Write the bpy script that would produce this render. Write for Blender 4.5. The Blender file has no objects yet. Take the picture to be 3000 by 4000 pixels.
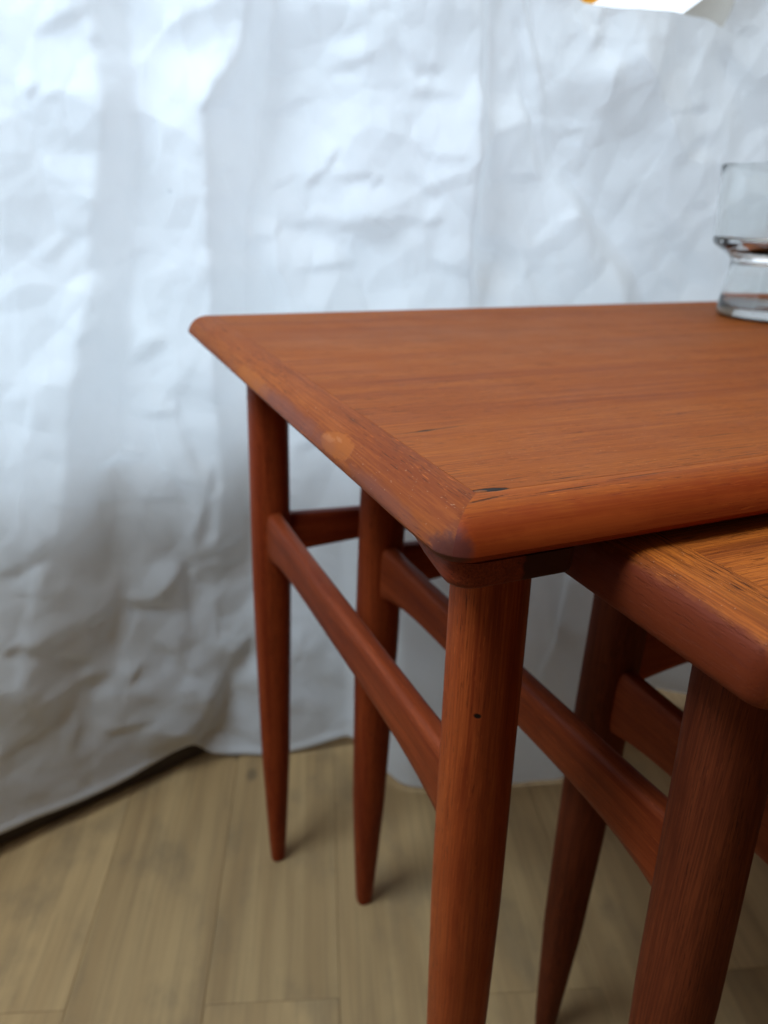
import bpy, bmesh, math, random
import numpy as np
from mathutils import Matrix, Vector, noise

random.seed(7)
rng = np.random.default_rng(7)
SC = bpy.context.scene
COL = SC.collection

# ------------------------------------------------------------------ camera
cam_d = bpy.data.cameras.new("camera")
cam = bpy.data.objects.new("camera", cam_d)
COL.objects.link(cam)
R_ = Vector((0.91806012, -0.39525136, 0.0306915))
U_ = Vector((0.12382791, 0.35943845, 0.92491656))
F_ = Vector((0.37660624, 0.84532855, -0.37892926))
cam.matrix_world = Matrix(((R_.x, U_.x, -F_.x, -0.10163), (R_.y, U_.y, -F_.y, -0.18101), (R_.z, U_.z, -F_.z, 0.58788), (0, 0, 0, 1)))
cam_d.sensor_fit = 'VERTICAL'
cam_d.lens = 26.0
cam_d.sensor_height = 34.36
cam_d.clip_start = 0.01
cam_d.clip_end = 50
cam_d.dof.use_dof = True
cam_d.dof.focus_distance = 0.262
cam_d.dof.aperture_fstop = 10.0
SC.camera = cam

# ------------------------------------------------------------------ world and lamps
w = bpy.data.worlds.new("World")
SC.world = w
w.use_nodes = True
bg = w.node_tree.nodes["Background"]
bg.inputs[0].default_value = (1.0, 0.83, 0.65, 1)
bg.inputs[1].default_value = 0.11

def lamp(name, loc, target, sx, sy, power, col):
    l = bpy.data.lights.new(name, 'AREA')
    l.shape = 'RECTANGLE'; l.size = sx; l.size_y = sy; l.energy = power; l.color = col
    o = bpy.data.objects.new(name, l)
    COL.objects.link(o)
    o.location = loc
    o.rotation_euler = (Vector(target) - Vector(loc)).to_track_quat('-Z', 'Y').to_euler()
    return o
lamp('window_light', (-0.58, 0.11, 1.40), (0.12, 0.42, 0.70), 0.45, 0.35, 16.0, (0.66, 0.83, 1.0))
lamp('room_light', (0.60, 0.0, 2.1), (0.3, 0.1, 0.3), 0.9, 0.9, 6.0, (1.0, 0.88, 0.72))

SC.view_settings.view_transform = 'Standard'
SC.view_settings.look = 'None'
SC.view_settings.exposure = 0.0
SC.view_settings.gamma = 1.0
SC.cycles.use_denoising = True
SC.cycles.max_bounces = 10
SC.cycles.transmission_bounces = 10
SC.cycles.caustics_refractive = False
SC.cycles.caustics_reflective = False

# ------------------------------------------------------------------ helpers
def mesh_obj(name, verts, faces, mat, parent=None, smooth=True, merge=0.0, bevel=None, sharp=None):
    me = bpy.data.meshes.new(name)
    bm = bmesh.new()
    vs = [bm.verts.new(v) for v in verts]
    for f in faces:
        try: bm.faces.new([vs[i] for i in f])
        except ValueError: pass
    if merge: bmesh.ops.remove_doubles(bm, verts=bm.verts, dist=merge)
    if bevel:
        es = [e for e in bm.edges if e.calc_length() > 0 and (not sharp or sharp(e))]
        bmesh.ops.bevel(bm, geom=es, offset=bevel[0], segments=bevel[1], profile=0.5, affect='EDGES')
    bmesh.ops.recalc_face_normals(bm, faces=bm.faces)
    bm.to_mesh(me); bm.free()
    if smooth:
        for p in me.polygons: p.use_smooth = True
        try: me.set_sharp_from_angle(angle=math.radians(40))
        except Exception: pass
    me.materials.append(mat)
    o = bpy.data.objects.new(name, me)
    COL.objects.link(o)
    if parent is not None: o.parent = parent
    return o

def empty(name, loc, label, cat, group=None):
    o = bpy.data.objects.new(name, None)
    o.empty_display_size = 0.05
    COL.objects.link(o); o.location = loc
    tag(o, label, cat, group)
    return o

def tag(o, label=None, cat=None, group=None, kind=None):
    if label: o['label'] = label
    if cat: o['category'] = cat
    if group: o['group'] = group
    if kind: o['kind'] = kind
    return o

def lathe(profile, n=64, cx=0, cy=0, pw=2.0):
    """rings of (r,z[,dx,dy]) with superellipse power pw; returns verts, faces (open ends)"""
    vs, fs = [], []
    for pr in profile:
        r, z = pr[0], pr[1]
        dx, dy = (pr[2], pr[3]) if len(pr) > 2 else (0, 0)
        for k in range(n):
            a = 2*math.pi*(k+.5)/n
            c, s = math.cos(a), math.sin(a)
            m = (abs(c)**pw + abs(s)**pw)**(-1/pw)
            vs.append((cx+dx+r*m*c, cy+dy+r*m*s, z))
    for i in range(len(profile)-1):
        for k in range(n):
            k2 = (k+1) % n
            fs.append((i*n+k, i*n+k2, (i+1)*n+k2, (i+1)*n+k))
    return vs, fs

# ------------------------------------------------------------------ materials
class NT:
    def __init__(s, name):
        s.m = bpy.data.materials.new(name); s.m.use_nodes = True
        s.t = s.m.node_tree; s.b = s.t.nodes["Principled BSDF"]
    def n(s, typ, **kw):
        nd = s.t.nodes.new(typ)
        for k, v in kw.items():
            if k.startswith('i_'): nd.inputs[k[2:].replace('_', ' ')].default_value = v
            else: setattr(nd, k, v)
        return nd
    def l(s, a, b): s.t.links.new(a, b)
    def math(s, op, a, b=None, c=None, clamp=False):
        nd = s.n('ShaderNodeMath', operation=op); nd.use_clamp = clamp
        for i, v in enumerate((a, b, c)):
            if v is None: continue
            if isinstance(v, (int, float)): nd.inputs[i].default_value = v
            else: s.l(v, nd.inputs[i])
        return nd.outputs[0]
    def mapr(s, v, a, b, c=0.0, d=1.0, smooth=True):
        nd = s.n('ShaderNodeMapRange'); nd.interpolation_type = 'SMOOTHSTEP' if smooth else 'LINEAR'
        s.l(v, nd.inputs[0])
        for i, x in enumerate((a, b, c, d)): nd.inputs[i+1].default_value = x
        return nd.outputs[0]
    def mix(s, f, a, b, mode='MIX'):
        nd = s.n('ShaderNodeMix', data_type='RGBA', blend_type=mode)
        for i, v in ((0, f), (6, a), (7, b)):
            if isinstance(v, (int, float)): nd.inputs[i].default_value = v
            elif isinstance(v, tuple): nd.inputs[i].default_value = (*v, 1) if len(v) == 3 else v
            else: s.l(v, nd.inputs[i])
        return nd.outputs[2]
    def noise(s, vec, scale, detail=4, rough=.5, dist=0.0, off=None):
        nd = s.n('ShaderNodeTexNoise', noise_dimensions='3D')
        nd.inputs['Scale'].default_value = scale; nd.inputs['Detail'].default_value = detail
        nd.inputs['Roughness'].default_value = rough; nd.inputs['Distortion'].default_value = dist
        s.l(vec, nd.inputs['Vector'])
        return nd.outputs['Fac']
    def scaled(s, vec, sc, off=(0, 0, 0)):
        nd = s.n('ShaderNodeMapping'); nd.inputs['Scale'].default_value = sc; nd.inputs['Location'].default_value = off
        s.l(vec, nd.inputs['Vector']); return nd.outputs[0]

def spot(N, vec, c, r, rot=0.0, plane='xy', edge=.25, ns=300, na=.5):
    """mask of one stain or chip at a fixed place on the piece"""
    mp = N.n('ShaderNodeMapping', vector_type='TEXTURE')
    mp.inputs['Location'].default_value = c
    mp.inputs['Rotation'].default_value = (rot if plane == 'yz' else 0, 0, rot if plane == 'xy' else 0)
    mp.inputs['Scale'].default_value = r
    N.l(vec, mp.inputs['Vector'])
    ln = N.n('ShaderNodeVectorMath', operation='LENGTH'); N.l(mp.outputs[0], ln.inputs[0])
    nz = N.math('MULTIPLY_ADD', N.noise(vec, ns, 3), na*2, -na)
    return N.mapr(N.math('ADD', ln.outputs['Value'], nz), 1-edge, 1+edge, 1.0, 0.0)

def wood(name, axis, light, mid, dark, rough=.42, off=(0, 0, 0), pore=1.0, bump=.25, spots=(), coat=.0, fleck=.6, spec=.12, fib=.55, crack=0):
    N = NT(name)
    tc = N.n('ShaderNodeTexCoord').outputs['Object']
    # slow waver so the grain is never ruler straight
    wv = N.n('ShaderNodeTexNoise'); wv.inputs['Scale'].default_value = 6; wv.inputs['Detail'].default_value = 1
    N.l(N.scaled(tc, (1, 1, 1), off), wv.inputs['Vector'])
    sb = N.n('ShaderNodeVectorMath', operation='SUBTRACT'); N.l(wv.outputs['Color'], sb.inputs[0]); sb.inputs[1].default_value = (.5, .5, .5)
    sc = N.n('ShaderNodeVectorMath', operation='SCALE'); N.l(sb.outputs[0], sc.inputs[0]); sc.inputs['Scale'].default_value = .0045
    ad = N.n('ShaderNodeVectorMath', operation='ADD'); N.l(tc, ad.inputs[0]); N.l(sc.outputs[0], ad.inputs[1])
    v = ad.outputs[0]
    def st(along, across, o=(0, 0, 0)):
        s_ = [across]*3; s_['xyz'.index(axis)] = along
        return N.scaled(v, tuple(s_), tuple(a+b for a, b in zip(o, off)))
    broad = N.noise(st(3, 55), 1.0, 3, .55)
    band = N.noise(st(6, 210, (3, 1, 2)), 1.0, 4, .6)
    fibre = N.noise(st(24, 1300, (1, 5, 2)), 1.0, 3, .6)
    por = N.noise(st(110, 2100, (7, 3, 1)), 1.0, 2, .5)
    flk = N.noise(st(130, 1700, (2, 9, 6)), 1.0, 2, .5)
    cloudy = N.noise(N.scaled(tc, (1, 1, 1), off), 22, 3, .6)
    oi = N.n('ShaderNodeObjectInfo').outputs['Random']
    g = N.math('ADD', N.math('MULTIPLY', broad, .55), N.math('MULTIPLY', band, .45))
    c = N.mix(N.mapr(g, .38, .62), mid, light)
    c = N.mix(N.mapr(g, .50, .30, 0, .8), c, dark)
    c = N.mix(N.mapr(fibre, .42, .60, 0, fib), c, dark)
    c = N.mix(N.mapr(fibre, .50, .36, 0, fib*.55), c, tuple(min(1, x*1.2) for x in light))
    c = N.mix(N.mapr(cloudy, .35, .7, 0, .35), c, mid)
    dens = N.mapr(N.noise(st(8, 60, (4, 4, 4)), 1.0, 2), .35, .62, .25, 1)
    pm = N.math('MULTIPLY', N.mapr(por, .60, .67, 0, pore), dens)
    c = N.mix(N.math('MULTIPLY', pm, .75), c, tuple(x*.28 for x in dark))
    fm = N.math('MULTIPLY', N.mapr(flk, .64, .72, 0, fleck), dens)
    c = N.mix(fm, c, tuple(min(1, x*1.55) for x in light))
    if crack:
        ck = N.noise(st(22, 620, (5, 5, 8)), 1.0, 2, .5)
        cm_ = N.math('MULTIPLY', N.mapr(ck, .665, .70, 0, crack), dens)
        c = N.mix(cm_, c, BLK)
        pm = N.math('ADD', pm, cm_)
        du = N.math('MULTIPLY', N.mapr(N.noise(tc, 1100, 1), .735, .78), .45)
        c = N.mix(du, c, (.62, .42, .28))
    h = N.math('SUBTRACT', N.math('MULTIPLY', fibre, .35), N.math('MULTIPLY', pm, .8))
    h = N.math('ADD', h, N.math('MULTIPLY', fm, .3))
    rg = N.math('MULTIPLY_ADD', cloudy, .18, rough-.09)
    for (cc, rr, rot, pl, col, amt, edge, ns, na, dh, drg) in spots:
        m = spot(N, tc, cc, rr, rot, pl, edge, ns, na)
        c = N.mix(N.math('MULTIPLY', m, amt), c, col)
        h = N.math('MULTIPLY_ADD', m, dh, h)
        rg = N.math('MULTIPLY_ADD', m, drg, rg)
    hv = N.n('ShaderNodeHueSaturation'); N.l(c, hv.inputs['Color']); N.l(N.math('MULTIPLY_ADD', oi, .16, .92), hv.inputs['Value'])
    N.l(hv.outputs[0], N.b.inputs['Base Color'])
    N.l(rg, N.b.inputs['Roughness'])
    N.b.inputs['Specular IOR Level'].default_value = spec
    N.b.inputs['Coat Weight'].default_value = coat
    N.b.inputs['Coat Roughness'].default_value = .35
    bp = N.n('ShaderNodeBump'); bp.inputs['Strength'].default_value = bump; bp.inputs['Distance'].default_value = .0004
    N.l(h, bp.inputs['Height']); N.l(bp.outputs[0], N.b.inputs['Normal'])
    return N.m

H1 = 0.500
TL, TM, TD = (.345, .089, .011), (.272, .061, .008), (.17, .031, .005)
BLK = (.012, .006, .004)
# marks: centre, radii, rotation, plane, colour, amount, edge softness, noise scale, noise amount, height, roughness
chips = [((.003, .103, .493), (.014, .0165, .0040), -.035, 'yz', (.33, .088, .014), .75, .10, 260, .30, -.9, .02),
         ((.004, .112, .4932), (.006, .0065, .0011), -.06, 'yz', (.42, .15, .06), .5, .3, 700, .7, .5, .1),
         ((.003, .103, .4950), (.004, .0035, .0006), .05, 'yz', (.42, .15, .06), .5, .3, 700, .7, .5, .1),
         ((.003, .237, .491), (.014, .034, .0038), .0, 'yz', (.38, .105, .018), .6, .25, 160, .45, -.5, .0),
         ((.003, .165, .4905), (.010, .055, .0035), .0, 'yz', (.15, .045, .035), .55, .5, 120, .5, 0, -.08),
         ((.003, .050, .4895), (.008, .030, .0030), .0, 'yz', (.14, .042, .032), .5, .5, 120, .5, 0, -.08),
         ((.0035, .0035, .4885), (.010, .010, .0050), .0, 'yz', (.075, .020, .016), .85, .4, 400, .5, -.4, -.1)]
gash = [((.0262, .0212, .500), (.0062, .0016, .004), -.10, 'xy', BLK, 1.0, .18, 700, .32, -3.0, -.1),
        ((.0225, .0212, .500), (.0020, .0006, .004), -.2, 'xy', (.30, .09, .02), .9, .35, 1500, .6, 1.0, 0),
        ((.040, .0898, .500), (.0175, .0007, .004), .12, 'xy', (.10, .030, .012), .75, .6, 500, .6, -.4, 0),
        ((.036, .0893, .500), (.0040, .0010, .004), .12, 'xy', BLK, .8, .5, 700, .6, -.6, 0),
        ((.150, .300, .500), (.11, .030, .01), .0, 'xy', (.24, .075, .026), .35, .8, 30, .5, 0, 0),
        ((.330, .240, .500), (.16, .020, .01), .05, 'xy', (.24, .075, .026), .35, .8, 30, .5, 0, 0)]
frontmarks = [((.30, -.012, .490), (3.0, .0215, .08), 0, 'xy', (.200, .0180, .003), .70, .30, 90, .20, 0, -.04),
              ((.050, .0, .4915), (.030, .02, .0026), 0, 'xz', (.34, .060, .009), .42, .35, 160, .5, .3, .05),
              ((.160, .0, .4925), (.060, .02, .0022), 0, 'xz', (.34, .058, .009), .38, .4, 120, .6, .3, .05),
              ((.0262, .0212, .500), (.0062, .0016, .004), -.10, 'xy', BLK, 1.0, .18, 700, .32, -3.0, -.1),
              ((.0215, .0150, .4995), (.0065, .00045, .004), .12, 'xy', BLK, .8, .5, 900, .6, -1, 0),
              ((.052, .0145, .4995), (.012, .0004, .004), .02, 'xy', BLK, .7, .5, 900, .6, -1, 0),
              ((.085, .0170, .4995), (.014, .0004, .004), .02, 'xy', BLK, .6, .5, 900, .6, -1, 0),
              ((.0045, .0035, .490), (.0045, .010, .0060), .0, 'xz', (.075, .020, .016), .85, .4, 400, .5, -.4, -.1)]
M_panel = wood('teak_panel', 'x', TL, TM, TD, .60, crack=.8, fib=.34, spots=gash)
M_side = wood('teak_side_border', 'y', (.285, .070, .010), (.215, .045, .007), TD, .58, off=(2, 4, 1), spots=chips, pore=1.1, fleck=.8, crack=.5)
M_front = wood('teak_front_border', 'x', (.36, .092, .011), (.28, .060, .007), (.17, .029, .005), .55, off=(5, 1, 3), spots=frontmarks, fleck=.8, fib=.4)
M_plain = wood('teak_border', 'x', TL, TM, TD, .42, off=(9, 2, 3))
M_panel2 = wood('teak_second_panel', 'x', (.40, .104, .013), (.28, .064, .008), (.13, .026, .005), .6, off=(1, 8, 3), pore=1.0, bump=.8, fleck=.8, fib=.55)
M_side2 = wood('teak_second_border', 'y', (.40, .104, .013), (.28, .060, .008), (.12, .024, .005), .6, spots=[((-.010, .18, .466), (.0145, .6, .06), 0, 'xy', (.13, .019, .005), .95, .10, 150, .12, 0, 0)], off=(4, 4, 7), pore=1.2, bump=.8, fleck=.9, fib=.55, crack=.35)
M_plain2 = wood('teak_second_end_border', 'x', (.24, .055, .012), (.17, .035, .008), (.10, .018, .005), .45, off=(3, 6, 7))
LL, LM, LD = (.30, .052, .012), (.205, .028, .006), (.12, .013, .004)
hole = [((.0338, .0293, .4036), (.0013, .004, .0011), 0, 'xz', BLK, 1.0, .3, 500, .2, -3, 0)]
M_leg = wood('teak_leg', 'z', LL, LM, LD, .46, off=(1, 1, 1), fleck=.4, fib=.32)
M_leg_f = wood('teak_front_leg', 'z', (.33, .066, .014), (.225, .034, .007), (.125, .015, .004), .44, off=(3, 2, 6), fleck=.7, fib=.36, spots=hole)
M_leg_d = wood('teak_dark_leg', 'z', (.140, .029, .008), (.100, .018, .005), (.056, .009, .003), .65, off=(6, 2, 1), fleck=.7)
M_str_y = wood('teak_stretcher', 'y', (.26, .048, .012), (.175, .027, .006), (.10, .012, .004), .46, off=(2, 7, 1), pore=.5, fib=.3)
M_str_x = wood('teak_back_stretcher', 'x', LL, LM, LD, .46, off=(2, 3, 8), pore=.5, fib=.3)
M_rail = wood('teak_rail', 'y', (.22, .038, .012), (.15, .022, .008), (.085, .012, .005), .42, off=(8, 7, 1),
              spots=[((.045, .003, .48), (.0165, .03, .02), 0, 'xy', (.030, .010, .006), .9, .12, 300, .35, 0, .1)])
M_rail2 = wood('teak_second_rail', 'y', (.27, .075, .024), (.20, .05, .018), (.11, .025, .011), .42, off=(1, 7, 5))

# ------------------------------------------------------------------ sheet shape
def tab(t, x): return np.interp(x, [a for a, b in t], [b for a, b in t])
TOP_Y = [(-.7, .30), (-.5, .375), (-.2, .468), (0, .52), (.17, .545), (.36, .55), (.6, .54), (1.0, .52), (1.4, .5)]
HEM_Y = [(-.7, .28), (-.5, .352), (-.2, .456), (0, .518), (.03, .522), (.07, .508), (.165, .485), (.19, .405), (.25, .375), (.36, .352), (.45, .395), (.55, .44), (.66, .37), (1.0, .35), (1.4, .35)]
HEM_Z = [(-.7, .03), (-.195, .0297), (-.145, .0253), (-.089, .0255), (-.05, .0294), (-.025, .0356), (-.009, .0377), (.0006, .0259), (.01, .0143), (.03, .006), (.0635, .004), (.098, .0055), (.129, .0108), (.166, .0204), (.185, .006), (.22, .003), (.45, .004), (.55, .02), (.7, .004), (1.4, .004)]
TOP_Z = [(-.7, 1.15), (.30, 1.15), (.375, .86), (.4018, .78), (.4145, .765), (.4522, .762), (.5187, .7655), (.5717, .7657), (.592, .757), (.600, .785), (.608, .83), (.66, .92), (.85, 1.1), (1.4, 1.15)]
CREASES = [(1, [(0.5287, 0.676), (0.5552, 0.6797), (0.5882, 0.6849)], 0.0034), (1, [(0.4179, 0.6505), (0.4392, 0.6567)], 0.0033), (1.1, [(0.4055, 0.6992), (0.4685, 0.6681), (0.511, 0.6597), (0.5578, 0.6396)], 0.0183), (1, [(0.5496, 0.6347), (0.6063, 0.6625)], 0.0071), (1, [(0.4718, 0.6489), (0.5043, 0.6637)], 0.0039), (1, [(0.2541, 0.6218), (0.2974, 0.6209)], 0.004), (1, [(0.2375, 0.609), (0.2691, 0.5833)], 0.004), (1, [(0.2172, 0.5676), (0.2576, 0.5619), (0.2754, 0.5665)], 0.0036), (1, [(0.3423, 0.5451), (0.3827, 0.5315)], 0.0053), (1, [(0.3827, 0.5315), (0.3986, 0.4915)], 0.005), (-1, [(0.3876, 0.5408), (0.4127, 0.5665), (0.4394, 0.5808)], 0.0039), (0.8, [(0.4423, 0.5809), (0.4824, 0.505)], 0.0111), (0.8, [(0.5085, 0.6102), (0.6358, 0.5014)], 0.0084), (1.3, [(0.4183, 0.7571), (0.4391, 0.7436), (0.4262, 0.7228)], 0.0059), (-1.4, [(0.4304, 0.7132), (0.46, 0.7175), (0.4789, 0.7372)], 0.0102), (1, [(0.5897, 0.7424), (0.6505, 0.7035)], 0.0059), (0.8, [(0.3444, 0.7499), (0.358, 0.723), (0.3463, 0.687)], 0.0053), (1.2, [(0.0337, 0.6472), (0.0732, 0.6553)], 0.003), (1, [(0.0485, 0.5998), (0.0691, 0.606)], 0.0027), (1.3, [(0.1386, 0.5918), (0.1548, 0.6058), (0.1688, 0.6256)], 0.0038), (1, [(0.1025, 0.5869), (0.134, 0.6031)], 0.0029), (1, [(0.086, 0.5465), (0.106, 0.5464), (0.1131, 0.5622)], 0.0033), (1.4, [(0.1131, 0.5587), (0.1622, 0.5607), (0.2276, 0.5544)], 0.0061), (1, [(0.1595, 0.6002), (0.2064, 0.6031)], 0.0034), (1, [(0.1972, 0.5916), (0.2112, 0.6021)], 0.003), (1, [(-0.0805, 0.6831), (-0.0388, 0.7059)], 0.0033), (1, [(-0.0903, 0.6431), (-0.0811, 0.6543)], 0.0027), (1, [(-0.0397, 0.5291), (-0.0124, 0.5394)], 0.0034), (0.8, [(-0.0475, 0.685), (-0.0277, 0.6854)], 0.0031), (0.8, [(-0.0953, 0.5305), (-0.0655, 0.5539)], 0.0036), (1, [(0.1655, 0.7138), (0.1936, 0.7287)], 0.004), (1, [(0.1567, 0.6851), (0.2032, 0.7034)], 0.0045), (1.3, [(-0.07, 0.3575), (-0.0518, 0.3651), (-0.0308, 0.3611)], 0.0041), (-1, [(-0.0695, 0.3621), (-0.0512, 0.371), (-0.0303, 0.3672)], 0.0025), (0.7, [(-0.112, 0.341), (-0.079, 0.3318), (0.0179, 0.3108)], 0.0029), (1.3, [(-0.159, 0.2836), (-0.1367, 0.2909), (-0.1171, 0.3063)], 0.0047), (-1, [(-0.1168, 0.4312), (-0.1241, 0.3969)], 0.0034), (1.2, [(0.0038, 0.4138), (0.0021, 0.3898), (0.0195, 0.3371)], 0.0043), (1.3, [(0.0115, 0.2628), (0.0255, 0.3174), (0.0306, 0.3449)], 0.0054), (1, [(-0.0637, 0.2228), (-0.0033, 0.2018)], 0.0041), (1, [(-0.0249, 0.2176), (-0.0003, 0.2466)], 0.0045), (1.2, [(-0.1379, 0.2129), (-0.1001, 0.2122), (-0.0761, 0.2192)], 0.0051), (1, [(-0.0894, 0.1718), (-0.0648, 0.2468)], 0.0061), (1.2, [(-0.1689, 0.2137), (-0.1522, 0.2184), (-0.1287, 0.1997), (-0.0933, 0.1672)], 0.0042), (1, [(-0.036, 0.1713), (-0.0115, 0.1394), (0.0029, 0.1157)], 0.0047), (1, [(-0.0668, 0.1346), (-0.0526, 0.1501)], 0.0041), (1.3, [(-0.1492, 0.1369), (-0.1149, 0.1539), (-0.0847, 0.151)], 0.007), (1.8, [(-0.0043, 0.0321), (0.0114, 0.0618), (0.039, 0.1146), (0.063, 0.1538)], 0.0099), (1, [(-0.0789, 0.4675), (-0.0603, 0.478)], 0.0034), (1.1, [(-0.0365, 0.4433), (-0.0023, 0.4672)], 0.0048), (1, [(-0.0293, 0.398), (-0.0005, 0.4005)], 0.0037), (1, [(-0.004, 0.2477), (-0.0009, 0.1794)], 0.0046), (1.1, [(0.0036, 0.252), (0.0623, 0.2627)], 0.0046), (0.8, [(0.0174, 0.239), (0.0628, 0.2323)], 0.0042), (1, [(-0.1798, 0.1093), (-0.1103, 0.1398)], 0.0051), (1, [(-0.1206, 0.0858), (-0.1122, 0.1223)], 0.0044), (1, [(-0.0918, 0.0903), (-0.0508, 0.0839)], 0.0042), (1.2, [(0.3586, 0.1493), (0.3722, 0.1769), (0.4117, 0.226)], 0.008), (1, [(0.326, 0.1155), (0.3875, 0.1906)], 0.0059), (1, [(0.2128, 0.3324), (0.2351, 0.3532)], 0.0042), (0.9, [(0.1153, 0.3472), (0.1454, 0.3628), (0.1717, 0.334)], 0.0042), (1, [(0.2643, 0.5295), (0.3021, 0.5114)], 0.0042), (1, [(0.344, 0.6089), (0.4042, 0.6089)], 0.0038), (0.9, [(0.1061, 0.6473), (0.1501, 0.6685)], 0.0036), (0.9, [(0.221, 0.7139), (0.2405, 0.6939), (0.2691, 0.6963)], 0.0038), (0.8, [(0.232, 0.6747), (0.2905, 0.6751)], 0.0039), (1, [(0.1262, 0.518), (0.1888, 0.5254)], 0.0035)]
PLEATS = [(1, [(0.622, -0.0394, -0.0127), (0.588, -0.0487, -0.0186), (0.518, -0.0606, -0.0258), (0.463, -0.0763, -0.0379), (0.425, -0.087, -0.0482), (0.366, -0.0975, -0.0561), (0.303, -0.1122, -0.0625), (0.241, -0.1419, -0.0775), (0.174, -0.156, -0.0973)]), (1.5, [(0.749, 0.0847, 0.1105), (0.73, 0.0852, 0.1093), (0.687, 0.0745, 0.1071), (0.662, 0.0459, 0.1023), (0.641, 0.037, 0.0975), (0.609, 0.0398, 0.0936), (0.573, 0.0377, 0.0869), (0.535, 0.0388, 0.0791), (0.495, 0.04, 0.0775), (0.433, 0.0374, 0.0724), (0.344, 0.0421, 0.0703), (0.273, 0.0322, 0.0669), (0.196, 0.0291, 0.0703)]), (1.6, [(0.777, 0.3041, 0.3186), (0.756, 0.306, 0.3208), (0.7, 0.3086, 0.3239), (0.62, 0.3043, 0.3292), (0.556, 0.3054, 0.33), (0.488, 0.3118, 0.3308), (0.42, 0.3021, 0.3242)]), (0.7, [(0.78, 0.3334, 0.3484), (0.759, 0.3393, 0.3546), (0.723, 0.3539, 0.3692), (0.685, 0.3616, 0.3876), (0.645, 0.3886, 0.4102), (0.603, 0.4174, 0.4446), (0.558, 0.4576, 0.4905), (0.51, 0.4944, 0.5357), (0.469, 0.51, 0.5562)])]

def smooth1(a, k, axis):
    g = np.exp(-.5*(np.arange(-3*k, 3*k+1)/k)**2); g /= g.sum()
    p = np.pad(a, [(3*k, 3*k) if i == axis else (0, 0) for i in range(2)], mode='edge')
    return np.apply_along_axis(lambda r: np.convolve(r, g, 'valid'), axis, p)

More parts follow.
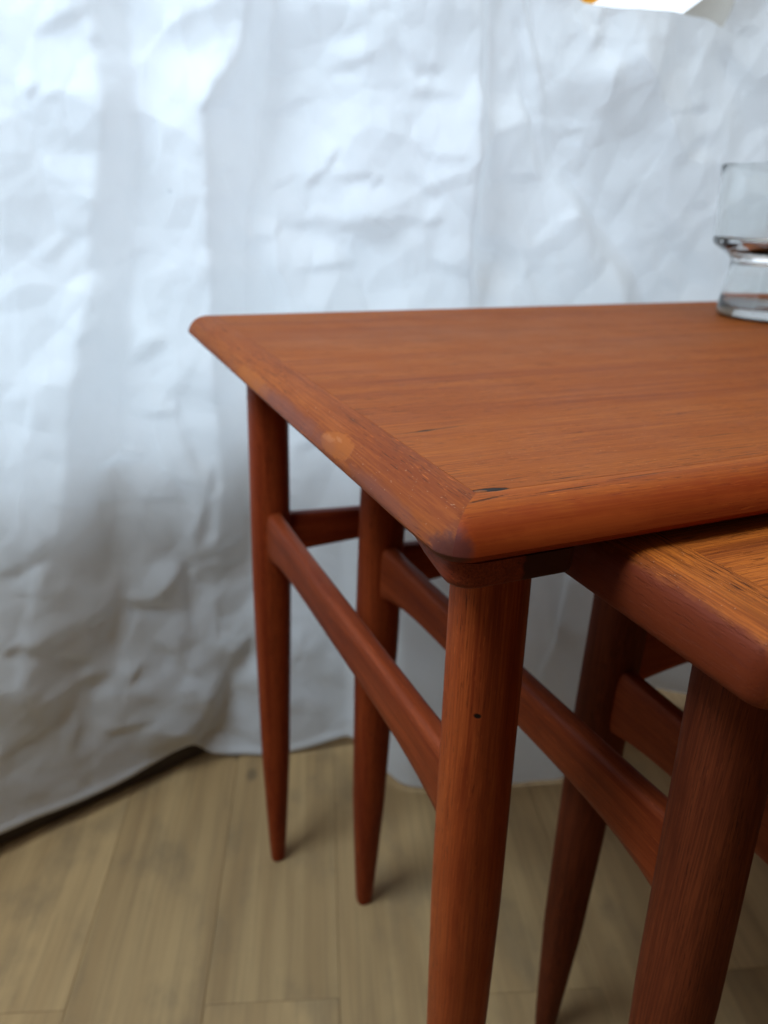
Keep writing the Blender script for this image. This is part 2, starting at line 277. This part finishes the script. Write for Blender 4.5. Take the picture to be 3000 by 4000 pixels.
def build_sheet():
    nx, nz = 1060, 720
    # finer columns in the middle, coarser far out
    u = np.concatenate([np.linspace(-.70, -.26, 60, endpoint=False), np.linspace(-.26, .72, nx-120, endpoint=False), np.linspace(.72, 1.4, 60)])
    t = np.linspace(0, 1, nz)**.9
    X = np.tile(u, (nz, 1))
    hz = np.interp(X, *zip(*HEM_Z)); tz = np.interp(X, *zip(*TOP_Z))
    ug = u
    hz = np.tile(smooth1(hz[:1], 5, 1), (nz, 1)); tz = np.tile(smooth1(tz[:1], 4, 1), (nz, 1))
    Z = hz + (tz-hz)*t[:, None]
    yt = np.tile(smooth1(tab(TOP_Y, X[:1]), 30, 1), (nz, 1)); yh = np.tile(smooth1(tab(HEM_Y, X[:1]), 5, 1), (nz, 1))
    k = np.clip(1-Z/.55, 0, 1); k = k*k*(3-2*k)
    Y = yt*(1-k) + yh*k
    # pleats: slope field along x, integrated with the slow drift removed
    S = np.zeros_like(X)
    for s, rows in PLEATS:
        rows = sorted(rows)
        zz = [r[0] for r in rows]
        xl = np.interp(Z, zz, [r[1] for r in rows]); xr = np.interp(Z, zz, [r[2] for r in rows])
        e = .0045
        m = 1/(1+np.exp(-(X-xl)/e*2))*1/(1+np.exp((X-xr)/e*2))
        fade = np.clip((Z-(zz[0]-.05))/.05, 0, 1)*np.clip(((zz[-1]+.25)-Z)/.1, 0, 1)
        S -= s*m*fade
    # soft pleats beyond the picture, so the sheet goes on alike
    out = np.clip((-.16-X)/.05, 0, 1)+np.clip((X-.62)/.08, 0, 1)
    S -= out*.6*np.clip(np.sin(X*38+np.sin(Z*5)*.6)*2-1, 0, 1)
    S *= .5+.5*np.clip((Z-.22)/.2, 0, 1)
    dx = np.gradient(u)
    D = np.cumsum(S*dx[None, :], axis=1)
    ux = np.linspace(u[0], u[-1], 1400)
    Du = np.array([np.interp(ux, u, r) for r in D])
    Du = Du - smooth1(Du, 46, 1)
    D = np.array([np.interp(u, ux, r) for r in Du])
    D = smooth1(D, 4, 0)
    H = D                                # height toward the camera is +, slope<0 faces right
    def crease(pts, wd, amp, both=.8):
        nonlocal H
        for (x0, z0), (x1, z1) in zip(pts[:-1], pts[1:]):
            L = math.hypot(x1-x0, z1-z0)
            if L < 1e-5: continue
            ax, az = (x1-x0)/L, (z1-z0)/L
            nx_, nz_ = az, -ax
            if nx_*.6 - nz_ < 0: nx_, nz_ = -nx_, -nz_
            rad = L/2+wd*8
            cx, cz = (x0+x1)/2, (z0+z1)/2
            j0, j1 = np.searchsorted(u, [cx-rad, cx+rad])
            sl = slice(j0, j1)
            if j1-j0 < 2: continue
            px, pz = X[:, sl]-x0, Z[:, sl]-z0
            a = px*ax+pz*az; b = px*nx_+pz*nz_
            end = np.clip(np.minimum(a, L-a)/(L*.45+wd*1.5)+.35, 0, 1); end = end*end*(3-2*end)
            q = b/wd
            prof = -np.tanh(q*1.1)*np.exp(-np.abs(q)/(3.2 if True else 2))
            H[:, sl] += amp*wd*prof*end
    for a, pts, wd in CREASES: crease(pts, wd*1.5, a*.62)
    r = random.Random(11)
    for _ in range(260):
        x, z = r.uniform(-.7, 1.3), r.uniform(.02, 1.1)
        a = r.gauss(0, .9) if r.random() < .7 else r.uniform(0, 3.14)
        L = r.uniform(.03, .11); b = a+r.gauss(0, .5)
        p = [(x, z), (x+L*.5*math.cos(a), z+L*.5*math.sin(a)), (x+L*.5*math.cos(a)+L*.5*math.cos(b), z+L*.5*math.sin(a)+L*.5*math.sin(b))]
        crease(p, r.uniform(.0022, .0075), r.choice([-1, 1])*r.uniform(.04, .17))
    def creased(cell, slope, seed, sign, ax=1.0):
        """curved facets meeting in sharp creases: lower envelope of tilted bowls on a jittered grid"""
        q = np.random.default_rng(seed); n = 96
        cx, cz = q.random((n, n)), q.random((n, n))
        tx, tz = q.normal(0, 1, (n, n)).clip(-1.7, 1.7), q.normal(0, 1, (n, n)).clip(-1.7, 1.7); st = q.normal(0, .22, (n, n)).clip(-.4, .4)
        an = seed*1.13+.4; ca, sa = math.cos(an), math.sin(an)
        xr_, zr_ = X*ca*ax-Z*sa, X*sa*ax+Z*ca
        px = xr_/cell+n*4+np.sin(zr_*23+xr_*11+seed)*.25+np.sin(xr_*41+zr_*17+seed*2)*.12
        pz = zr_/cell+n*4+np.sin(xr_*19-zr_*13+seed*3)*.25+np.sin(zr_*37+xr_*29+seed)*.12
        bx, bz = np.floor(px).astype(int), np.floor(pz).astype(int)
        best = np.full(X.shape, 1e9)
        for i in range(-2, 3):
            for j in range(-2, 3):
                ii, jj = (bx+i) % n, (bz+j) % n
                dx_, dz_ = px-(bx+i)-cx[ii, jj], pz-(bz+j)-cz[ii, jj]
                best = np.minimum(best, .27*(dx_*dx_+dz_*dz_)+(tx[ii, jj]*dx_+tz[ii, jj]*dz_)*.23+st[ii, jj])
        return sign*best*cell*slope
    Gz = (creased(.085, .24, 1, 1, .8)+creased(.060, .22, 2, -1, 1.1)+creased(.040, .24, 3, 1)+creased(.031, .22, 4, -1)+creased(.021, .18, 5, 1)+creased(.016, .14, 6, -1))
    H = H + Gz*(.55+.45*np.clip((Z-.10)/.35, 0, 1))
    H = smooth1(H, 1, 0)
    Y = Y - H
    # rolled hem: the last centimetre thickens towards the edge
    hemw = np.exp(-((Z-hz-.004)/.003)**2)*.0012
    Y = Y-hemw
    P = np.stack([X, Y, Z], -1).reshape(-1, 3)
    idx = np.arange(nx*nz).reshape(nz, nx)
    Fq = np.stack([idx[:-1, :-1], idx[:-1, 1:], idx[1:, 1:], idx[1:, :-1]], -1).reshape(-1, 4)
    me = bpy.data.meshes.new('sheet')
    me.vertices.add(len(P)); me.vertices.foreach_set('co', P.ravel().astype(np.float32))
    me.loops.add(Fq.size); me.loops.foreach_set('vertex_index', Fq.ravel().astype(np.int32))
    me.polygons.add(len(Fq)); me.polygons.foreach_set('loop_start', (np.arange(len(Fq))*4).astype(np.int32))
    me.polygons.foreach_set('use_smooth', np.ones(len(Fq), bool))
    me.update(calc_edges=True); me.validate()
    N = NT('white_cotton')
    tc = N.n('ShaderNodeTexCoord').outputs['Object']
    c = N.mix(N.mapr(N.noise(tc, 14, 3), .3, .7), (.80, .80, .79), (.85, .855, .86))
    sp_ = spot(N, tc, (.0085, .52, .585), (.0019, .2, .0019), 0, 'xy', .5, 600, .3)
    c = N.mix(N.math('MULTIPLY', sp_, .45), c, (.30, .28, .26))
    N.l(c, N.b.inputs['Base Color']); N.b.inputs['Roughness'].default_value = .9
    N.b.inputs['Specular IOR Level'].default_value = .15
    wx = N.n('ShaderNodeTexWave', wave_type='BANDS', bands_direction='X'); wx.inputs['Scale'].default_value = 420; wx.inputs['Distortion'].default_value = 1; N.l(tc, wx.inputs['Vector'])
    wz = N.n('ShaderNodeTexWave', wave_type='BANDS', bands_direction='Z'); wz.inputs['Scale'].default_value = 420; wz.inputs['Distortion'].default_value = 1; N.l(tc, wz.inputs['Vector'])
    hh = N.math('ADD', N.math('MULTIPLY', N.math('ADD', wx.outputs['Fac'], wz.outputs['Fac']), .1), N.noise(tc, 120, 5, .6))
    bp = N.n('ShaderNodeBump'); bp.inputs['Strength'].default_value = .35; bp.inputs['Distance'].default_value = .0012
    N.l(hh, bp.inputs['Height']); N.l(bp.outputs[0], N.b.inputs['Normal'])
    tr = N.n('ShaderNodeBsdfTranslucent'); tr.inputs['Color'].default_value = (.80, .86, .88, 1); N.l(bp.outputs[0], tr.inputs['Normal'])
    mx = N.n('ShaderNodeMixShader'); mx.inputs[0].default_value = .34
    N.l(N.b.outputs[0], mx.inputs[1]); N.l(tr.outputs[0], mx.inputs[2])
    N.l(mx.outputs[0], N.t.nodes['Material Output'].inputs['Surface'])
    me.materials.append(N.m)
    o = bpy.data.objects.new('backdrop_sheet', me); COL.objects.link(o)
    return tag(o, 'creased white cotton sheet hanging in folds behind the wooden tables', 'sheet')

# ------------------------------------------------------------------ setting
def plain(name, col, rough=.8, var=.15, scale=12):
    N = NT(name)
    tc = N.n('ShaderNodeTexCoord').outputs['Object']
    c = N.mix(N.mapr(N.noise(tc, scale, 4), .3, .7), tuple(x*(1-var) for x in col), tuple(min(1, x*(1+var)) for x in col))
    N.l(c, N.b.inputs['Base Color']); N.b.inputs['Roughness'].default_value = rough
    return N.m

def floor_material():
    N = NT('laminate_plank')
    tc = N.n('ShaderNodeTexCoord').outputs['Object']
    oi = N.n('ShaderNodeObjectInfo').outputs['Random']
    cb = N.n('ShaderNodeCombineXYZ'); N.l(N.math('MULTIPLY', oi, 37.0), cb.inputs[0]); N.l(N.math('MULTIPLY', oi, 11.0), cb.inputs[1])
    ad = N.n('ShaderNodeVectorMath', operation='ADD'); N.l(tc, ad.inputs[0]); N.l(cb.outputs[0], ad.inputs[1])
    v = ad.outputs[0]
    broad = N.noise(N.scaled(v, (2.2, 26, 1)), 1, 3, .55, .4)
    fine = N.noise(N.scaled(v, (6, 190, 1)), 1, 4, .65)
    blot = N.noise(N.scaled(v, (11, 17, 1)), 1, 5, .6)
    c = N.mix(N.mapr(broad, .32, .68), (.335, .205, .088), (.455, .293, .130))
    c = N.mix(N.mapr(fine, .4, .7, 0, .34), c, (.215, .138, .066))
    c = N.mix(N.mapr(blot, .48, .70, 0, .5), c, (.19, .13, .07))
    vo = N.n('ShaderNodeTexVoronoi', feature='F1'); N.l(N.scaled(v, (7, 13, .01)), vo.inputs['Vector']); vo.inputs['Scale'].default_value = 1
    sep = N.n('ShaderNodeSeparateColor'); N.l(vo.outputs['Color'], sep.inputs[0])
    kn = N.math('MULTIPLY', N.mapr(vo.outputs['Distance'], .03, .11, 1, 0), N.mapr(sep.outputs[0], .62, .66))
    c = N.mix(N.math('MULTIPLY', kn, .6), c, (.10, .07, .04))
    hv = N.n('ShaderNodeHueSaturation'); N.l(c, hv.inputs['Color']); N.l(N.math('MULTIPLY_ADD', oi, .14, .93), hv.inputs['Value'])
    N.l(hv.outputs[0], N.b.inputs['Base Color'])
    N.b.inputs['Roughness'].default_value = .62; N.b.inputs['Specular IOR Level'].default_value = .3
    bp = N.n('ShaderNodeBump'); bp.inputs['Strength'].default_value = .2; bp.inputs['Distance'].default_value = .0006
    N.l(fine, bp.inputs['Height']); N.l(bp.outputs[0], N.b.inputs['Normal'])
    return N.m

def build_floor():
    sub = plain('floor_underlay', (.04, .032, .024), .9)
    f = mesh_obj('floor', [(-2.2, -2.2, -.008), (2.6, -2.2, -.008), (2.6, 1.6, -.008), (-2.2, 1.6, -.008), (-2.2, -2.2, -.03), (2.6, -2.2, -.03), (2.6, 1.6, -.03), (-2.2, 1.6, -.03)],
                 [(0, 1, 2, 3), (4, 5, 6, 7), (0, 1, 5, 4), (1, 2, 6, 5), (2, 3, 7, 6), (3, 0, 4, 7)], sub, smooth=False)
    tag(f, kind='structure')
    M = floor_material()
    W, Ln = .1055, .98
    ang = math.atan2(.947, .321)
    me = None
    for ci in range(-11, 17):
        c0 = -.127+ci*W
        if c0 > 1.25 or c0 < -1.1: continue
        ph = .217 if ci % 2 == 0 else .217-.46
        ph += [0, .003, -.004, .002, .006][ci % 5]
        for k in range(-2, 2):
            a0 = ph+k*Ln
            if me is None:
                g, b = .00015, .0005
                vs, fs = [], []
                def ring(i, z): return [(i, -W/2+i, z), (Ln-i, -W/2+i, z), (Ln-i, W/2-i, z), (i, W/2-i, z)]
                vs = ring(g, -.0075)+ring(g, -b*.7)+ring(g+b, 0)
                for i in range(2):
                    for q in range(4): fs.append((i*4+q, i*4+(q+1) % 4, i*4+4+(q+1) % 4, i*4+4+q))
                fs.append((8, 9, 10, 11))
                o = mesh_obj('floorboard', vs, fs, M, f, smooth=False); me = o.data
            else:
                o = bpy.data.objects.new('floorboard', me); COL.objects.link(o); o.parent = f
            o.rotation_euler = (0, 0, ang)
            cc = c0+W/2
            o.location = (.321*a0+.947*cc, .947*a0-.321*cc, 0)

def obox(p, q, z0, z1, th):
    """upright slab from plan point p to q, thickness th away from the camera"""
    dx, dy = q[0]-p[0], q[1]-p[1]; L = math.hypot(dx, dy); nx, ny = -dy/L*th, dx/L*th
    b = [(p[0], p[1]), (q[0], q[1]), (q[0]+nx, q[1]+ny), (p[0]+nx, p[1]+ny)]
    return [(x, y, z0) for x, y in b]+[(x, y, z1) for x, y in b], [(0, 1, 2, 3), (4, 5, 6, 7), (0, 1, 5, 4), (1, 2, 6, 5), (2, 3, 7, 6), (3, 0, 4, 7)]

def on_wall(x, off=0.0): return (x, .545+.305*x+off)
def build_back():
    wm = plain('wall_paint', (.72, .72, .70), .85, .04)
    sk = plain('skirting_stain', (.045, .030, .022), .6, .2)
    v, fc = obox(on_wall(-1.6, .02), on_wall(2.0, .02), -.006, 2.4, .12)
    wl = mesh_obj('wall', v, fc, wm, smooth=False); tag(wl, kind='structure')
    v, fc = obox(on_wall(-1.6, -.009), on_wall(2.0, -.009), .0005, .085, .0145)
    mesh_obj('skirting_board', v, fc, sk, wl, smooth=False, bevel=(.002, 2))
    # things pinned above the sheet, of which only the lowest edge shows
    N = NT('window_daylight'); N.b.inputs['Base Color'].default_value = (.93, .94, .93, 1); N.b.inputs['Roughness'].default_value = .8
    tc = N.n('ShaderNodeTexCoord').outputs['Object']
    N.l(N.mix(N.mapr(N.noise(tc, 6, 2), .3, .7), (.90, .91, .90), (.95, .95, .94)), N.b.inputs['Base Color'])
    N.b.inputs['Emission Color'].default_value = (.72, .84, 1, 1); N.b.inputs['Emission Strength'].default_value = 1.3
    wn = empty('window', (.72, .745, .78), 'bright window behind the sheet, seen above its dipping top edge', 'window')
    def loc(vs): return [(a-.72, b-.745, c-.78) for a, b, c in vs]
    v, fc = obox(on_wall(-.95, .014), on_wall(1.45, .014), .345, 1.6, .008)
    mesh_obj('pane', loc(v), fc, N.m, wn, smooth=False)
    fr = plain('window_frame_paint', (.80, .80, .78), .5, .03)
    v, fc = obox(on_wall(-1.0, .010), on_wall(1.5, .010), .310, .3445, .009)
    mesh_obj('frame', loc(v), fc, fr, wn, smooth=False, bevel=(.003, 2))
    for a in (-.98, 1.452):
        v, fc = obox(on_wall(a, .010), on_wall(a+.028, .010), .345, 1.6, .003)
        mesh_obj('frame', loc(v), fc, fr, wn, smooth=False, bevel=(.003, 2))
    return wn

# ------------------------------------------------------------------ tables
PROF = [(.0, 0), (.0, 0)]
def tabletop(parent, L, D, H, w, R, T, mats, panel, gap=.00001, z=0.0, square=False):
    """mats: front, right, back, left"""
    top = [(w, -.0002), (w-.0002, 0), (.016, -.00015), (.0125, -.0007), (.0092, -.0017), (.0064, -.0031), (.0040, -.0050), (.0021, -.0074), (.0007, -.0100), (.0, -.0123), (.0006, -T+.0018), (.0020, -T+.0005), (.0045, -T), (w-.0002, -T)]
    if square: top = [(w, -.0002), (w-.0002, 0), (.012, -.0001), (.0085, -.0005), (.0058, -.0013), (.0037, -.0026), (.0021, -.0043), (.0011, -.0064), (.0005, -.009), (0, -.0130), (.0005, -T+.0045), (.0014, -T+.0020), (.0030, -T+.0006), (.0055, -T), (w-.0002, -T)]
    def corner(i, o, ang):   # i: corner 0 BL,1 BR,2 TR,3 TL; ang 0..90 within the corner
        base = [180, 270, 0, 90][i]
        a = math.radians(base+ang)
        q = max(R, o)
        cx = [q, L-q, L-q, q][i]; cy = [q, q, D-q, D-q][i]
        rr = max(R-o, 0)
        return cx+rr*math.cos(a), cy+rr*math.sin(a)
    sides = [(0, 1), (1, 2), (2, 3), (3, 0)]
    names = 'edge_board'
    for s, (c0, c1) in enumerate(sides):
        n = 8; m = 26
        rows = []
        dirx, diry = [(1, 0), (0, 1), (-1, 0), (0, -1)][s]
        for k in range(n+1): rows.append(('c', c0, 45+45*k/n))
        for k in range(1, m): rows.append(('l', k/m))
        for k in range(n+1): rows.append(('c', c1, 45*k/n))
        vs, fs = [], []
        for ri, r in enumerate(rows):
            for (o, dz) in top:
                if r[0] == 'c': x, y = corner(r[1], o, r[2])
                else:
                    a = corner(c0, o, 90); b = corner(c1, o, 0); x, y = a[0]+(b[0]-a[0])*r[1], a[1]+(b[1]-a[1])*r[1]
                g = gap if ri == 0 else (-gap if ri == len(rows)-1 else 0)
                x += dirx*g; y += diry*g
                # hand-worked edge: a fraction of a millimetre of waver
                wob = .00025*noise.noise(Vector((x*14, y*14, H*9)))+.00012*noise.noise(Vector((x*50, y*50, H*9)))
                nx_, ny_ = [(0, -1), (1, 0), (0, 1), (-1, 0)][s]
                f_ = 1 if (o < .012 and r[0] == 'l') else 0
                vs.append((x+nx_*wob*f_, y+ny_*wob*f_, H+dz+z))
        P_ = len(top)
        for i in range(len(rows)-1):
            for j in range(P_-1): fs.append((i*P_+j, i*P_+j+1, (i+1)*P_+j+1, (i+1)*P_+j))
            fs.append((i*P_+P_-1, i*P_, (i+1)*P_, (i+1)*P_+P_-1))
        fs.append(tuple(range(P_))); fs.append(tuple((len(rows)-1)*P_+j for j in range(P_)))
        mesh_obj('edge_board', vs, fs, mats[s], parent, merge=1e-6)
    g = .00001
    x0, x1, y0, y1 = w+g, L-w-g, w+g, D-w-g
    b = .00004
    vs = []
    for (i, zz) in ((0, -T+.002), (0, -b), (b, 0)):
        vs += [(x0+i, y0+i, H+zz), (x1-i, y0+i, H+zz), (x1-i, y1-i, H+zz), (x0+i, y1-i, H+zz)]
    fs = [(0, 1, 2, 3)]
    for i in range(2):
        for q in range(4): fs.append((i*4+q, i*4+(q+1) % 4, i*4+4+(q+1) % 4, i*4+4+q))
    fs.append((8, 9, 10, 11))
    mesh_obj('top_panel', vs, fs, panel, parent, smooth=False)

def rail(parent, x0, x1, y0, y1, z0, z1, mat, taper=.0075, flip=False):
    """flat runner under the top; its outer side draws in behind the rounded front end"""
    out = []
    ra, rb = .0085, .0045
    for k in range(9):
        a = math.pi+math.pi/2*k/8; out.append((x0+ra+ra*math.cos(a), y0+ra+ra*math.sin(a)))
    for k in range(7):
        a = 1.5*math.pi+math.pi/2*k/6; out.append((x1-rb+rb*math.cos(a), y0+rb+rb*math.sin(a)))
    for k in range(7):
        a = math.pi/2*k/6; out.append((x1-rb+rb*math.cos(a), y1-rb+rb*math.sin(a)))
    for k in range(7):
        a = math.pi/2+math.pi/2*k/6; out.append((x0+taper+rb+rb*math.cos(a), y1-rb+rb*math.sin(a)))
    for k in range(12):
        y = y1-.02+(y0+ra+.002-(y1-.02))*(k/11)**.5
        f_ = min(1, (y-y0-ra)/.05); f_ = f_*f_*(3-2*f_)
        out.append((x0+taper*f_, y))
    if flip: out = [(x0+x1-x, y) for x, y in out]
    n = len(out); cx = sum(p[0] for p in out)/n
    vs, fs = [], []
    for (ins, z) in ((0, z1), (0, z0+.0028), (.0003, z0+.0015), (.0010, z0+.0005), (.0022, z0)):
        for i in range(n):
            ax_, ay_ = out[i-1]; bx_, by_ = out[(i+1) % n]
            dx, dy = bx_-ax_, by_-ay_; L = math.hypot(dx, dy) or 1
            sgn = 1 if flip else -1
            nx_, ny_ = sgn*dy/L, -sgn*dx/L
            vs.append((out[i][0]+nx_*ins, out[i][1]+ny_*ins, z))
    for r_ in range(4):
        for i in range(n): fs.append((r_*n+i, r_*n+(i+1) % n, (r_+1)*n+(i+1) % n, (r_+1)*n+i))
    fs.append(tuple(range(n))); fs.append(tuple(4*n+i for i in range(n)))
    return mesh_obj('rail', vs, fs, mat, parent)

LEGP = [(1, .0145), (.63, .0150), (.50, .0141), (.26, .0121), (.13, .0095), (.05, .0078), (.012, .0068), (0, .0062)]
def leg(parent, x, y, dx, dy, ztop, mat, k=1.0, pw=2.35):
    zs = sorted(set([1, 0, .006, .012]+[i/40 for i in range(41)]), reverse=True)
    pr = []
    for t in zs:
        r = np.interp(t, [a for a, b in LEGP[::-1]], [b for a, b in LEGP[::-1]])*k
        pr.append((r, .0004+t*(ztop-.0004), dx*(1-t), dy*(1-t)))
    vs, fs = lathe(pr, 40, x, y, pw)
    n = 40
    fs.append(tuple(range(n))); fs.append(tuple(len(pr)*n-n+i for i in range(n)))
    return mesh_obj('leg', vs, fs, mat, parent)

def loft(name, parent, path, mat, pw=4.6):
    """path rows: centre (x,y,z), half width, half height, direction 'x' or 'y'"""
    n = 28; vs, fs = [], []
    for (c, hw, hh, ax) in path:
        for k in range(n):
            a = 2*math.pi*(k+.5)/n; cc, ss = math.cos(a), math.sin(a)
            m = (abs(cc)**pw+abs(ss)**pw)**(-1/pw)
            u_, v_ = hw*m*cc, hh*m*ss
            vs.append((c[0]+(u_ if ax == 'y' else 0), c[1]+(u_ if ax == 'x' else 0), c[2]+v_))
    for i in range(len(path)-1):
        for k in range(n): fs.append((i*n+k, i*n+(k+1) % n, (i+1)*n+(k+1) % n, (i+1)*n+k))
    fs.append(tuple(range(n))); fs.append(tuple((len(path)-1)*n+k for k in range(n)))
    return mesh_obj(name, vs, fs, mat, parent)

def side_stretcher(parent, xa, xb, ya, yb, ztop, zmid, zend, mat, hw=.0062):
    p = []
    for i in range(25):
        s = i/24; y = ya+(yb-ya)*s; x = xa+(xb-xa)*s; e = abs(2*s-1)
        f = e**5
        zb = zmid+(zend-zmid)*f; zt = ztop+.002*f
        p.append(((x, y, (zt+zb)/2), hw*(1+.12*f), (zt-zb)/2, 'y'))
    return loft('side_stretcher', parent, p, mat)

def back_stretcher(parent, xa, xb, y, ztop, zmid, zend, mat, hw=.007):
    p = []
    for i in range(33):
        s = i/32; x = xa+(xb-xa)*s; e = abs(2*s-1); f = e**2.6
        zb = zmid+(zend-zmid)*f; zt = ztop-.008*(1-f)
        p.append(((x, y, (zt+zb)/2), hw, (zt-zb)/2, 'x'))
    return loft('back_stretcher', parent, p, mat)

def table(name, label, origin, L, D, H, ax, ayf, ayb, w, R, T, raily, mats, panel, legm, flegm, railm, strz, backz, dyf, dyb, k=1.0, inset=.005, leg_dx=.001, axb=None, leg_dxb=.001, railw=.0448, railh=.0095):
    t = empty(name, (origin[0], origin[1], 0), label, 'side table', 'nested teak tables')
    tabletop(t, L, D, H, w, R, T, mats, panel, square=T > .017)
    zr1 = H-T-.0002; zr0 = zr1-railh
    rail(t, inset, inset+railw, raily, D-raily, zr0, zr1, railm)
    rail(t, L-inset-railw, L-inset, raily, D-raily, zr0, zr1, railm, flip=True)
    axb = axb or ax
    for (x, y, dx, dy, m) in ((ax, ayf, leg_dx, dyf, flegm), (axb, D-ayb, leg_dxb, dyb, legm), (L-ax, ayf, -leg_dx, dyf, legm), (L-axb, D-ayb, -leg_dxb, dyb, legm)):
        leg(t, x, y, dx, dy, zr0-.0002, m, k)
    ztop, zmid, zend = strz
    side_stretcher(t, ax, axb, ayf+dyf*.3, D-ayb+dyb*.3, ztop, zmid, zend, M_str_y)
    side_stretcher(t, L-ax, L-axb, ayf+dyf*.3, D-ayb+dyb*.3, ztop, zmid, zend, M_str_y)
    back_stretcher(t, axb, L-axb, D-ayb+dyb*.3, *backz, M_str_x)
    return t

build_floor()
build_back()
build_sheet()

table('teak_table', 'large teak side table with a scarred left edge, the glass jar on its top', (0, 0), .65, .4323, H1, .0425, .0422, .0763, .0202, .0115, .0155, .002,
      (M_front, M_side, M_plain, M_side), M_panel, M_leg, M_leg_f, M_rail, (.362, .3325, .316), (.3575, .331, .323), -.010, .010)
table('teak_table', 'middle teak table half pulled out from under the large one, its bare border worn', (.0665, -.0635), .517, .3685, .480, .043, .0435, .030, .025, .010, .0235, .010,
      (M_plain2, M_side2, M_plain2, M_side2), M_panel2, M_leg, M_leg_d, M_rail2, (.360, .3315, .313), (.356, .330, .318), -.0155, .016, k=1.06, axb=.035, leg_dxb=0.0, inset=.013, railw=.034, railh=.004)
table('teak_table', 'smallest teak table tucked darkly underneath the middle table, only its back leg and bars showing', (.150, -.165), .350, .315, .455, .036, .040, .028, .022, .012, .0200, .010,
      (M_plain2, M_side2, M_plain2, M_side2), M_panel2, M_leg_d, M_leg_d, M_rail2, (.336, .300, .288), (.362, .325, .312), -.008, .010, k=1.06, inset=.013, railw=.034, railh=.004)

# ------------------------------------------------------------------ glass
def build_glass():
    N = NT('clear_glass')
    N.b.inputs['Base Color'].default_value = (.985, .998, .992, 1); N.b.inputs['Roughness'].default_value = .02
    N.b.inputs['Transmission Weight'].default_value = 1.0; N.b.inputs['IOR'].default_value = 1.48
    t = empty('glass_jar', (.4775, .311, H1), 'clear waisted glass jar standing on the far right of the tabletop', 'glass jar')
    # outside from the foot up, then down the inside of the cup
    prof = [(.0, .0006), (.040, .0006), (.0445, .0012), (.0465, .003), (.0464, .006), (.0450, .018), (.0430, .034), (.0420, .0425), (.0424, .046), (.0456, .0505), (.0545, .0558), (.0582, .0588), (.0590, .0615),
            (.0596, .075), (.0606, .094), (.0618, .110), (.0624, .1185), (.0621, .1194), (.0616, .1194), (.0613, .1185), (.0607, .110), (.0595, .094), (.0585, .075), (.0575, .0645), (.0530, .0612), (.0430, .0596), (.0, .0592)]
    vs, fs = lathe(prof, 72)
    mesh_obj('cup', vs, fs, N.m, t, merge=1e-5)
    cav = [(.0, .0085), (.039, .0085), (.0436, .0098), (.0446, .012), (.0437, .020), (.0418, .034), (.0406, .042), (.0400, .0475), (.036, .0512), (.0, .0522)]
    vs, fs = lathe(cav, 72)
    o = mesh_obj('hollow_foot', vs, fs, N.m, t, merge=1e-5)
    for p in o.data.polygons: pass
    o.data.flip_normals()
    return t
build_glass()

# yellow ball-shaped ornament and folded cream paper against the window
N = NT('yellow_card'); tc = N.n('ShaderNodeTexCoord').outputs['Object']
N.l(N.mix(N.mapr(N.noise(tc, 30, 3), .3, .7), (.80, .50, .05), (.90, .62, .10)), N.b.inputs['Base Color'])
N.b.inputs['Roughness'].default_value = .8
tr = N.n('ShaderNodeBsdfTranslucent'); tr.inputs['Color'].default_value = (.95, .62, .10, 1)
mx = N.n('ShaderNodeMixShader'); mx.inputs[0].default_value = .6
N.l(N.b.outputs[0], mx.inputs[1]); N.l(tr.outputs[0], mx.inputs[2]); N.l(mx.outputs[0], N.t.nodes['Material Output'].inputs['Surface'])
vs, fs = lathe([(.0001, -.0015), (.028, -.0015), (.0288, 0), (.028, .0015), (.0001, .0015)], 48)
ve = [(a, c, b*.8) for a, b, c in vs]
yo = mesh_obj('paper_disc', ve, fs, N.m, merge=1e-6)
yo.location = (.452, .60, .798)
tag(yo, 'yellow rounded paper disc whose lower edge peeks over the top of the sheet', 'paper disc')
cm = plain('cream_card', (.55, .52, .46), .8, .06)
vs, fs = obox((0, 0), (.075, .006), 0, .002, .003)
pts = [(-.050, .002), (.004, -.010), (.020, -.002), (.060, .06), (.056, .09), (.0, .035)]
n = len(pts)
vs = [(x, 0, z) for x, z in pts]+[(x, .002, z) for x, z in pts]
fs = [tuple(range(n)), tuple(range(n, 2*n))]+[(i, (i+1) % n, n+(i+1) % n, n+i) for i in range(n)]
co = mesh_obj('paper_flap', vs, fs, cm, smooth=False)
co.location = (.600, .575, .765)
tag(co, 'cream folded paper flap sticking up behind the top edge of the sheet', 'paper')
